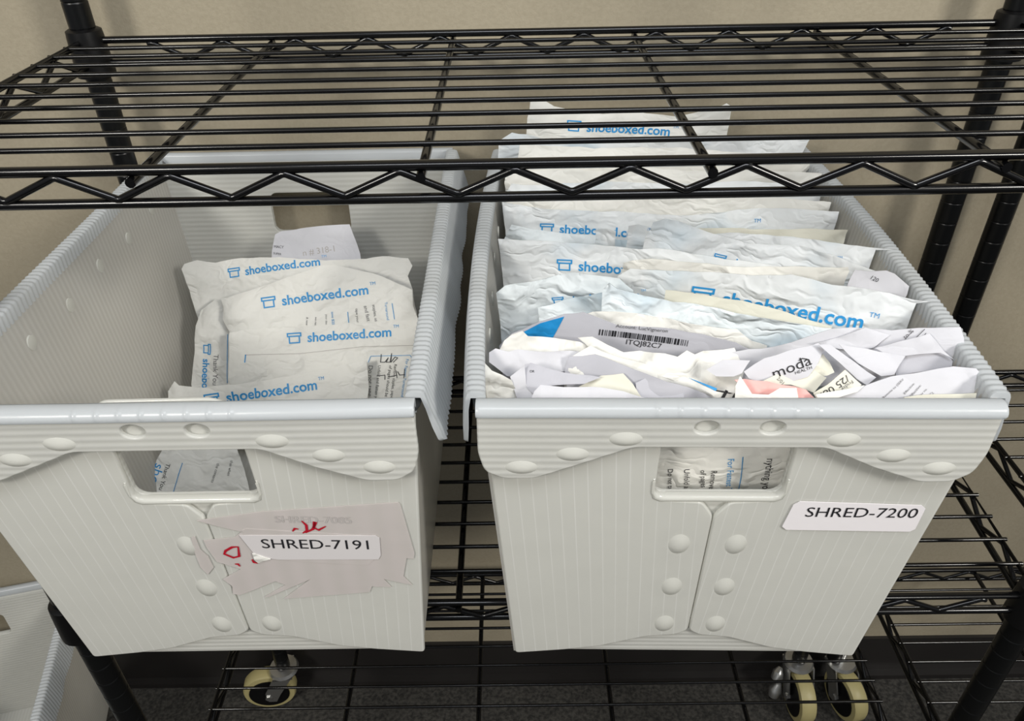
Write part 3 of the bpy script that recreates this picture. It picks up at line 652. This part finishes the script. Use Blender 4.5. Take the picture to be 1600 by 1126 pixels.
pouch('r11b', (0.074, 0.02), [(842, 500), (840, 482), (862, 479), (900, 466), (942, 452), (945, 480)], M['bluer'], 'pale blue folded flap between two crinkled mailers', seed=34, thick=.0006, name='mailer_flap', cat='flap', parts=False, down=.22)
s = pouch('rec2', (0.078, 0.022), [(1038, 470), (1040, 453), (1100, 461), (1160, 470), (1217, 484), (1300, 510)], M['cream'], 'long cream receipt standing in the open mouth of a mailer', seed=35, thick=.0004, crumple=.0008, topwave=0, name='receipt', cat='receipt', down=.2, group='loose papers in the right tote')
s.write('printing', 'Merchant', (1226, 506), (1250, 509), M['black_ink'], s.root)
pouch('r12', (0.064, 0.008), [(940, 480), (941, 455), (952, 443), (965, 452), (1010, 461), (1050, 472), (1120, 480), (1200, 497), (1250, 507), (1300, 515), (1320, 530)], M['bluer'], 'open pale blue mailer with a crumpled rim holding a cream receipt', seed=26, crumple=.0026, ncrease=36)
pouch('r12b', (0.048, 0), [(905, 500), (925, 494), (962, 493), (1010, 499), (1060, 505), (1130, 512), (1152, 515), (1175, 535), (1200, 545)], M['white'], 'crumpled white mailer edge above the barcode sheet', seed=27, crumple=.003, thick=.002)
s = pouch('r13', (0.034, -0.008), [(780, 540), (800, 520), (819, 512), (845, 500), (882, 489), (912, 487), (935, 496), (965, 508), (1040, 513), (1098, 522), (1150, 534), (1200, 560)], M['greyp'], 'grey sheet printed with a barcode, a bright blue corner at its left', seed=28, crumple=.0010, ncrease=8, thick=.0008, name='barcode_sheet', cat='paper', group='loose papers in the right tote')
s.patch('blue_corner', [(819, 516), (845, 502), (882, 492), (862, 529), (822, 522)], M['bluefilm'], s.root)
# bars lie along a line over the sheet
rb = random.Random(5); a, b = Vector(s.uv((936, 517))), Vector(s.uv((1075, 535))); d = (b-a); L = d.length; d.normalize(); nn = Vector((-d.y, d.x)); quads = []; t = 0
hb = .0050
while t < L:
    wbar = rb.choice((.0005, .0005, .001, .0015)); gap = rb.choice((.0005, .0008, .0012))
    p = a+d*t; quads.append((p-nn*hb/2, p+d*wbar-nn*hb/2, p+d*wbar+nn*hb/2, p+nn*hb/2)); t += wbar+gap
vv, ff = cut_quads(quads, .004); s.onto('barcode', vv, ff, M['black_ink'], s.root)
s.write('printing', 'ITQJ82C7', (977, 536), (1033, 543), M['black_ink'], s.root, .9)
s.write('printing', 'Account: LucVigneron', (962, 510), (1043, 519), M['grey_ink'], s.root, .9)
def scrap(key, y, px, mat, name, cat, label, lean=10, turn=0, thick=.0004, crumple=.0012, ncrease=8, seed=1, z=.3, parts=False, group='loose papers in the right tote', **kw):
    y = -.004-(.046-y)*.72; sh = Sheet((.135, y, z), lean, turn-4); poly = [sh.uv((p[0], min(p[1], 646))) for p in px]
    if parts:
        root = empty(name, sh.w(*poly[0]), label, cat, group); sh.make('sheet', poly, mat, root, thick, crumple, ncrease, seed, cell=.0045, fine=1, **kw)
    else:
        root = tag(sh.make(name, poly, mat, None, thick, crumple, ncrease, seed, cell=.0045, fine=1, **kw), label, cat, group)
    sh.root = root; SHEETS[key] = sh; return sh
C7 = lambda pts: [(750+x/4, 440+y/4) for x, y in pts]
C8 = lambda pts: [(1130+x/3.81, 420+y/3.81) for x, y in pts]
# front left of the right tote
scrap('f1', .046, C7([(150, 370), (200, 330), (265, 305), (300, 340), (620, 370), (690, 400), (690, 470), (300, 470), (120, 430)]), M['white'], 'mailer', 'mailer', 'narrow folded white mailer strip below the bright blue corner', 25, seed=41, crumple=.002, ncrease=14, thick=.002, group=G)
scrap('f2', .040, C7([(610, 350), (700, 345), (800, 400), (900, 440), (1000, 430), (1150, 450), (1230, 470), (1290, 430), (1340, 455), (1400, 430), (1600, 410), (1660, 560), (1600, 700), (1300, 640), (1000, 560), (700, 430)]), M['white'], 'mailer', 'mailer', 'crumpled white mailer lying below the barcode', 38, seed=42, crumple=.0035, ncrease=34, thick=.002, group=G)
s = scrap('f3', .022, C7([(690, 395), (760, 430), (900, 478), (1050, 520), (1200, 560), (1300, 610), (1400, 650), (1480, 690), (1540, 760), (1300, 900), (500, 900), (560, 470)]), M['white'], 'mailer', 'mailer', 'open white mailer whose long rim runs diagonally down to the front', 22, seed=43, crumple=.0012, thick=.0018, parts=True, group=G)
s = scrap('f3b', .010, C7([(1290, 590), (1480, 662), (1470, 682), (1560, 700), (1600, 690), (1660, 780), (1540, 800), (1440, 700), (1300, 610)]), M['white'], 'mailer', 'mailer', 'white mailer corner with a blue stripe and black letters near the pink slip', 30, seed=44, crumple=.0008, thick=.001, parts=True, group=G)
s.patch('blue_stripe', C7([(1295, 595), (1478, 663), (1470, 680)]), M['ink'], s.root)
s.pen('lettering', C7([(1535, 683), (1510, 725)]), 5, M['black_ink'], s.root); s.pen('lettering', C7([(1590, 705), (1570, 740)]), 5, M['black_ink'], s.root)
scrap('f4', .013, C7([(545, 500), (560, 470), (720, 455), (900, 520), (1100, 590), (1300, 650), (1400, 690), (1520, 760), (1300, 860), (560, 860), (530, 560)]), M['greyp'], 'letter', 'paper', 'grey folded letter inside the open mailer at the front', 24, seed=45, crumple=.0012, ncrease=8)
scrap('f5', .002, C7([(975, 635), (1050, 600), (1275, 665), (1285, 780), (1200, 860), (1000, 800)]), M['greyp'], 'letter', 'paper', 'small rounded grey sheet at the front under the diagonal mailer rim', 30, seed=46, crumple=.0008, ncrease=4)
s = scrap('f6', .030, C7([(60, 440), (100, 415), (180, 435), (240, 420), (330, 430), (560, 430), (700, 450), (560, 500), (545, 560), (420, 560), (250, 600), (170, 585), (100, 530), (60, 500)]), M['paper'], 'paper_sheet', 'paper', 'crumpled white sheet at the front left corner of the right tote', 32, seed=47, crumple=.003, ncrease=20)
s = scrap('f7', .004, C7([(280, 520), (320, 508), (450, 550), (600, 580), (760, 595), (650, 640), (450, 650), (330, 700), (290, 660)]), M['greyp'], 'paper_sheet', 'paper', 'folded grey sheet with tiny marks at the front left of the right tote', 40, seed=48, crumple=.0016, ncrease=10, parts=True)
s.write('printing', 'OR', C7([(312, 570)])[0], C7([(342, 570)])[0], M['black_ink'], s.root)
scrap('f8', -.004, C7([(620, 660), (760, 590), (900, 575), (960, 640), (1040, 760), (700, 800)]), M['cream'], 'receipt', 'receipt', 'cream folded receipt standing at the front of the right tote', 34, seed=49, crumple=.001, ncrease=6)
scrap('f9', -.016, C7([(340, 690), (380, 650), (520, 665), (760, 660), (900, 680), (1000, 715), (1100, 730), (1140, 770), (800, 780), (300, 780)]), M['paper'], 'paper_sheet', 'paper', 'white folded sheet lying against the front wall of the right tote', 45, seed=50, crumple=.002, ncrease=14)
scrap('f10', -.006, C7([(190, 590), (280, 520), (290, 640), (330, 700), (330, 820), (240, 800), (210, 660)]), M['paper'], 'paper_sheet', 'paper', 'small crumpled white sheet near the front left corner', 30, seed=51, crumple=.003, ncrease=12)
scrap('f11', -.002, C7([(30, 490), (80, 540), (200, 600), (240, 700), (240, 860), (30, 860)]), M['white'], 'mailer', 'mailer', 'white mailer end pressed into the front left corner of the right tote', 25, seed=52, crumple=.0025, ncrease=16, thick=.002, group=G)
# front right of the right tote
s = scrap('g1', .045, C8([(0, 510), (150, 475), (300, 460), (400, 430), (560, 375), (640, 350), (760, 345), (1000, 365), (1150, 345), (1390, 335), (1405, 400), (1400, 560), (1200, 700), (0, 700)]), M['paper'], 'paper_sheet', 'paper', 'broad white folded letter along the right wall with pen scribbles', 20, seed=60, crumple=.0015, ncrease=10, parts=True)
s.write('printing', 'to %', (1412, 528), (1425, 516), M['grey_ink'], s.root)
for q in (((1412, 528), (1423, 515)), ((1416, 538), (1440, 512)), ((1430, 534), (1442, 518))): s.pen('pen_stroke', q, 1.2, M['grey_ink'], s.root)
scrap('g2', .034, C8([(545, 440), (690, 412), (850, 350), (1000, 395), (900, 470), (840, 485), (700, 480)]), M['paper'], 'paper_sheet', 'paper', 'curved white leaf arching over the fan of folded letters', 25, seed=61, crumple=.0012)
scrap('g3', .026, C8([(900, 470), (1230, 385), (1320, 490), (1380, 540), (1300, 500), (1000, 522)]), M['paper'], 'paper_sheet', 'paper', 'pointed white folded letter at the right of the fan', 30, seed=62, crumple=.001)
scrap('g4', .030, C8([(1030, 520), (1330, 495), (1375, 550), (1370, 580), (1040, 640)]), M['greyp'], 'envelope', 'envelope', 'dark grey inside of an open envelope at the right wall', 30, seed=63, crumple=.0016, ncrease=10)
scrap('g5', .016, C8([(690, 450), (860, 475), (1090, 520), (1020, 630), (940, 638), (800, 560)]), M['paper'], 'paper_sheet', 'paper', 'white folded letter with a square lower corner in the fan', 32, seed=64, crumple=.0008)
scrap('g6', .008, C8([(550, 450), (620, 450), (720, 520), (905, 645), (850, 692), (740, 610), (620, 510)]), M['paper'], 'paper_sheet', 'paper', 'narrow white strip slanting down across the fan of letters', 34, seed=65, crumple=.0006, ncrease=3)
s = scrap('g7', .010, C8([(120, 610), (240, 530), (380, 485), (560, 440), (600, 470), (560, 560), (500, 640), (300, 700), (150, 650)]), M['paper'], 'letter', 'paper', 'white letter with bold rounded black lettering behind the pink slip', 30, seed=66, crumple=.0008, ncrease=5, parts=True)
s.write('printing', 'moda', (1207, 591), (1267, 568), M['black_ink'], s.root, .85); s.write('printing', 'HEALTH', (1240, 584), (1267, 575), M['black_ink'], s.root, .9)
s.pen('printing', [(1246, 562), (1251, 559), (1258, 560)], 1.6, M['black_ink'], s.root)
scrap('g8', .006, C8([(0, 540), (160, 545), (110, 620), (60, 640), (-40, 640), (-100, 600)]), M['paper'], 'paper_sheet', 'paper', 'white folded sheet left of the letter with bold rounded lettering', 30, seed=67, crumple=.0016, ncrease=8)
scrap('g9', .002, C8([(560, 560), (610, 510), (650, 560), (680, 620), (640, 640), (540, 650), (520, 620)]), M['cream'], 'tissue', 'paper', 'crumpled cream tissue between the bold-lettered sheet and the slanting strip', 30, seed=68, crumple=.003, ncrease=14)
s = scrap('g10', -.010, C8([(540, 740), (620, 690), (730, 600), (830, 690), (780, 740), (640, 790), (560, 770)]), M['cream'], 'receipt', 'receipt', 'receipt printed 25 08 upside down at the front rim', 35, seed=69, crumple=.0008, parts=True)
s.write('printing', '/25 08.', C8([(735, 630)])[0], C8([(580, 740)])[0], M['black_ink'], s.root, .85)
s.write('printing', 'Friday', C8([(770, 660)])[0], C8([(700, 710)])[0], M['grey_ink'], s.root, .85)
s = scrap('g11', -.004, C8([(240, 670), (330, 630), (510, 610), (560, 600), (640, 650), (560, 740), (420, 690), (300, 690)]), M['cream'], 'receipt', 'receipt', 'crinkled receipt end just above the pink slip', 35, seed=70, crumple=.0014, parts=True)
s.write('printing', '2/01', C8([(330, 655)])[0], C8([(365, 690)])[0], M['grey_ink'], s.root)
s.write('printing', 'LT', C8([(405, 640)])[0], C8([(440, 620)])[0], M['grey_ink'], s.root)
scrap('g12', -.014, C8([(70, 660), (130, 655), (260, 668), (430, 700), (500, 720), (570, 790), (400, 800), (160, 760), (110, 700)]), M['pink'], 'pink_slip', 'paper', 'pink paper slip at the front rim of the right tote', 34, seed=71, crumple=.0012)
scrap('g13', -.022, C8([(60, 700), (90, 640), (130, 700), (160, 745), (260, 750), (330, 710), (430, 710), (440, 790), (300, 830), (60, 830)]), M['white'], 'mailer_scrap', 'scrap', 'torn white mailer scrap in front of the pink slip', 40, seed=72, crumple=.003, ncrease=18)
s = scrap('g14', -.012, C8([(640, 760), (850, 690), (1000, 640), (1200, 610), (1370, 580), (1500, 590), (1525, 620), (1515, 700), (1480, 800), (1200, 900), (700, 900), (620, 800)]), M['paper'], 'envelope', 'envelope', 'white window envelope with slanted printed lines at the front right', 26, seed=73, crumple=.001, ncrease=6, thick=.001, parts=True)
for t_, a, b in (('Remote to (SERV', (950, 770), (1075, 658)), ('Effective:', (1075, 745), (1138, 682)), ('Effective:', (1112, 762), (1176, 692)), ('Fax no.', (1165, 758), (1210, 712)), ('Cl.', (1225, 752), (1250, 736))):
    pa, pb = C8([a, b]); s.write('printing', t_, pa, pb, M['grey_ink'], s.root, .8)
scrap('g15', -.024, C8([(1090, 770), (1250, 750), (1500, 735), (1480, 850), (1100, 850)]), M['cream'], 'paper_sheet', 'paper', 'cream sheet edge at the foot of the window envelope', 26, seed=74, crumple=.0006, ncrease=3)
scrap('g16', -.020, C8([(555, 745), (740, 715), (845, 690), (800, 730), (640, 780), (570, 775)]), M['white'], 'receipt', 'receipt', 'thin curled receipt lying below the one printed 25 08', 50, seed=75, crumple=.001)
# sheet pressed against the front handle opening
sh = Sheet((.135, -.0455, .235), -2.5, -1.5)
poly = [(-.075, .045), (.085, .045), (.08, -.20), (-.07, -.20)]
root = empty('mailer', sh.w(0, -.2), 'mailer showing printed side lines through the handle opening of the right tote', 'mailer', G)
sh.make('pouch', poly, M['white'], root, .002, .0014, 14, 80)
for t_, a, b, mt in (('Do not tape -', (1043, 729), (1043, 772), 'black_ink'), ('Unfold and flatten', (1068, 729), (1068, 790), 'black_ink'), ('of pages should be', (1093, 729), (1096, 790), 'black_ink'), ('Remove staples', (1110, 729), (1104, 785), 'black_ink'), ('For Fastest Turnaround', (1136, 711), (1130, 800), 'ink'), ('nything you put', (1196, 709), (1186, 785), 'black_ink')):
    sh.write('printing', t_, a, b, M[mt], root, 1.0)
sh.pen('printed_line', [(1159, 708), (1156, 740), (1150, 775)], 1.2, M['ink'], root)
sh.pen('pen_stroke', [(1046, 768), (1054, 761), (1062, 760), (1068, 765), (1066, 770)], 2.4, M['black_ink'], root); sh.pen('pen_stroke', [(1074, 768), (1080, 761), (1090, 764), (1096, 769)], 2.4, M['black_ink'], root)

# ------------------------------------------------------------------ contents of the left tote
GL = 'mailers leaning in the left tote'
def leaner(key, n, px, mat, label, thick=.0030, crumple=.0016, ncrease=16, seed=1, name='mailer', cat='mailer', logo=None, lean=33, parts=True, turn=0, **kw):
    c = Vector((-.24, .19, .112)); sh0 = Sheet(c, 33); P = c-sh0.N*n; sh = Sheet(P, lean, turn); poly = [sh.uv(p) for p in px]
    if parts:
        root = empty(name, sh.w(poly[-1][0], poly[-1][1]), label, cat, GL); sh.make('pouch' if name == 'mailer' else 'sheet', poly, mat, root, thick, crumple, ncrease, seed, cell=.0045, fine=1, **kw)
    else: root = tag(sh.make(name, poly, mat, None, thick, crumple, ncrease, seed, cell=.0045, fine=1, **kw), label, cat, GL)
    sh.root = root; SHEETS[key] = sh
    if logo: sh.text('logo', LOGO, logo[0], logo[1], M['ink'], root, *(logo[2:] or (1.0,)))
    return sh
CL = lambda pts: [(250+x/3.721, 380+y/3.721) for x, y in pts]
s = leaner('la0', .056, [(423, 420), (425, 392), (430, 366), (440, 361), (500, 354), (547, 351), (552, 365), (563, 397), (566, 430), (560, 520), (440, 520)], M['paper'], 'curled white receipt page standing highest in the left tote', .0004, .001, 5, 101, 'receipt', 'receipt')
s.write('printing', 'MACY', (428, 387), (444, 388), M['grey_ink'], s.root); s.write('printing', 'SUPER', (427, 397), (440, 399), M['grey_ink'], s.root); s.write('printing', 'n # 318-1', (474, 400), (524, 393), M['faint_ink'], s.root)
leaner('la', .044, CL([(125, 150), (140, 120), (215, 97), (320, 112), (470, 85), (700, 82), (960, 98), (1200, 90), (1292, 75), (1440, 85), (1465, 130), (1440, 190), (1470, 270), (1500, 440), (1490, 600), (1460, 800), (300, 800), (215, 430), (190, 350)]), M['white'], 'topmost white mailer in the left tote, logo partly under the next one', seed=102, logo=((385, 430), (500, 414)), crumple=.0016)
s = leaner('lc', .032, CL([(235, 390), (330, 320), (420, 320), (600, 330), (600, 900), (500, 950), (215, 950), (180, 820), (195, 640), (205, 480)]), M['white'], 'white mailer at the left side of the pile, its logo running downwards', seed=103, logo=((318, 560), (314, 660)))
s.write('printing', 'Thank You for choosing', (336, 553), (329, 660), M['grey_ink'], s.root); s.pen('printed_line', CL([(400, 530), (395, 810)]), 1, M['ink'], s.root)
s = leaner('lb', .020, CL([(350, 325), (430, 300), (560, 260), (800, 180), (950, 130), (1020, 125), (1240, 175), (1330, 210), (1465, 270), (1470, 360), (1500, 440), (1480, 700), (420, 760), (405, 515), (365, 440), (370, 380)]), M['white'], 'white mailer second from the top, whole logo in view above printed columns', seed=104, logo=((442, 477), (576, 459)), ncrease=22, crumple=.002)
for t_, a, b, mt in (('A new', (480, 495), (479, 508), 'grey_ink'), ('we rec', (494, 495), (493, 508), 'grey_ink'), ('your doc', (510, 491), (510, 507), 'grey_ink'), ('save $20', (519, 487), (520, 507), 'ink'), ('tape your', (556, 482), (558, 504), 'grey_ink'), ('and fast', (569, 478), (574, 502), 'grey_ink'), ('staples, as', (582, 476), (586, 502), 'grey_ink'), ('Turnaround', (601, 472), (605, 500), 'ink')):
    s.write('printing', t_, a, b, M[mt], s.root, 1.0)
s.pen('printed_line', CL([(1350, 350), (1365, 440)]), 1, M['ink'], s.root); s.pen('printed_line', CL([(1095, 400), (1100, 460)]), 1, M['ink'], s.root)
s = leaner('ld', .0085, CL([(405, 520), (500, 500), (900, 480), (1300, 455), (1500, 443), (1520, 445), (1505, 600), (1465, 950), (1440, 1100), (430, 1100), (395, 900)]), M['white'], 'white mailer with hand-written pen marks on a printed panel at its right', seed=105, logo=((481, 534), (612, 525)), crumple=.0012)
s.pen('fold_line', CL([(500, 648), (820, 640), (1180, 600), (1490, 592)]), .8, M['faint_ink'], s.root)
s.pen('print', CL([(503, 648), (500, 690)]), 1.6, M['ink'], s.root)
for t_, a, b, mt in (('Do not tape your', (577, 570), (575, 640), 'grey_ink'), ('Unfold and flatten your rec', (592, 570), (584, 640), 'black_ink'), ('of pages should be treated', (609, 570), (599, 640), 'black_ink'), ('Remove staples, paper clips', (617, 568), (609, 636), 'black_ink'), ('For Fastest Turnaround Time', (635, 560), (625, 634), 'ink')):
    s.write('printing', t_, a, b, M[mt], s.root, 1.0)
for pts in ([(1290, 645), (1285, 690), (1310, 690), (1330, 665), (1318, 690), (1340, 690), (1350, 640), (1345, 690), (1370, 660), (1385, 665), (1360, 690)], [(1265, 770), (1310, 765), (1310, 790)], [(1335, 775), (1380, 765)], [(1375, 740), (1380, 780)], [(1385, 745), (1395, 765), (1425, 762)], [(1425, 730), (1420, 780)]):
    s.pen('pen_stroke', CL(pts), 1.1, M['black_ink'], s.root)
pnl = CL([(1215, 690), (1230, 655), (1455, 650), (1468, 670), (1440, 940)]); s.pen('panel_outline', pnl, .8, M['ink'], s.root)
leaner('le', -.009, CL([(48, 860), (90, 800), (115, 825), (240, 840), (600, 800), (900, 740), (1100, 700), (1205, 680), (1215, 830), (1200, 1000), (1180, 1120), (100, 1120), (50, 920)]), M['white'], 'frontmost white mailer in the left tote, rumpled left end near the rim', seed=106, logo=((356, 628), (496, 608)), ncrease=26, crumple=.0018)
s = leaner('lf', -.017, [(262, 690), (245, 718), (222, 790), (222, 792), (398, 792), (396, 785), (372, 700), (350, 688)], M['white'], 'white mailer seen through the handle opening of the left tote', seed=107, crumple=.0012)
s.write('logo', 'shoeboxed', (244, 722), (218, 815), M['ink'], s.root, 1.0); s.write('printing', 'Thank You for choosing', (262, 722), (234, 815), M['black_ink'], s.root, 1.0)
s.pen('printed_line', [(288, 722), (270, 775)], 1, M['ink'], s.root); s.write('printing', 'the contents', (342, 722), (332, 752), M['grey_ink'], s.root); s.write('printing', 'that when', (362, 718), (356, 742), M['grey_ink'], s.root)

for o in bpy.data.objects:
    if '_o' in o.keys(): del o['_o']
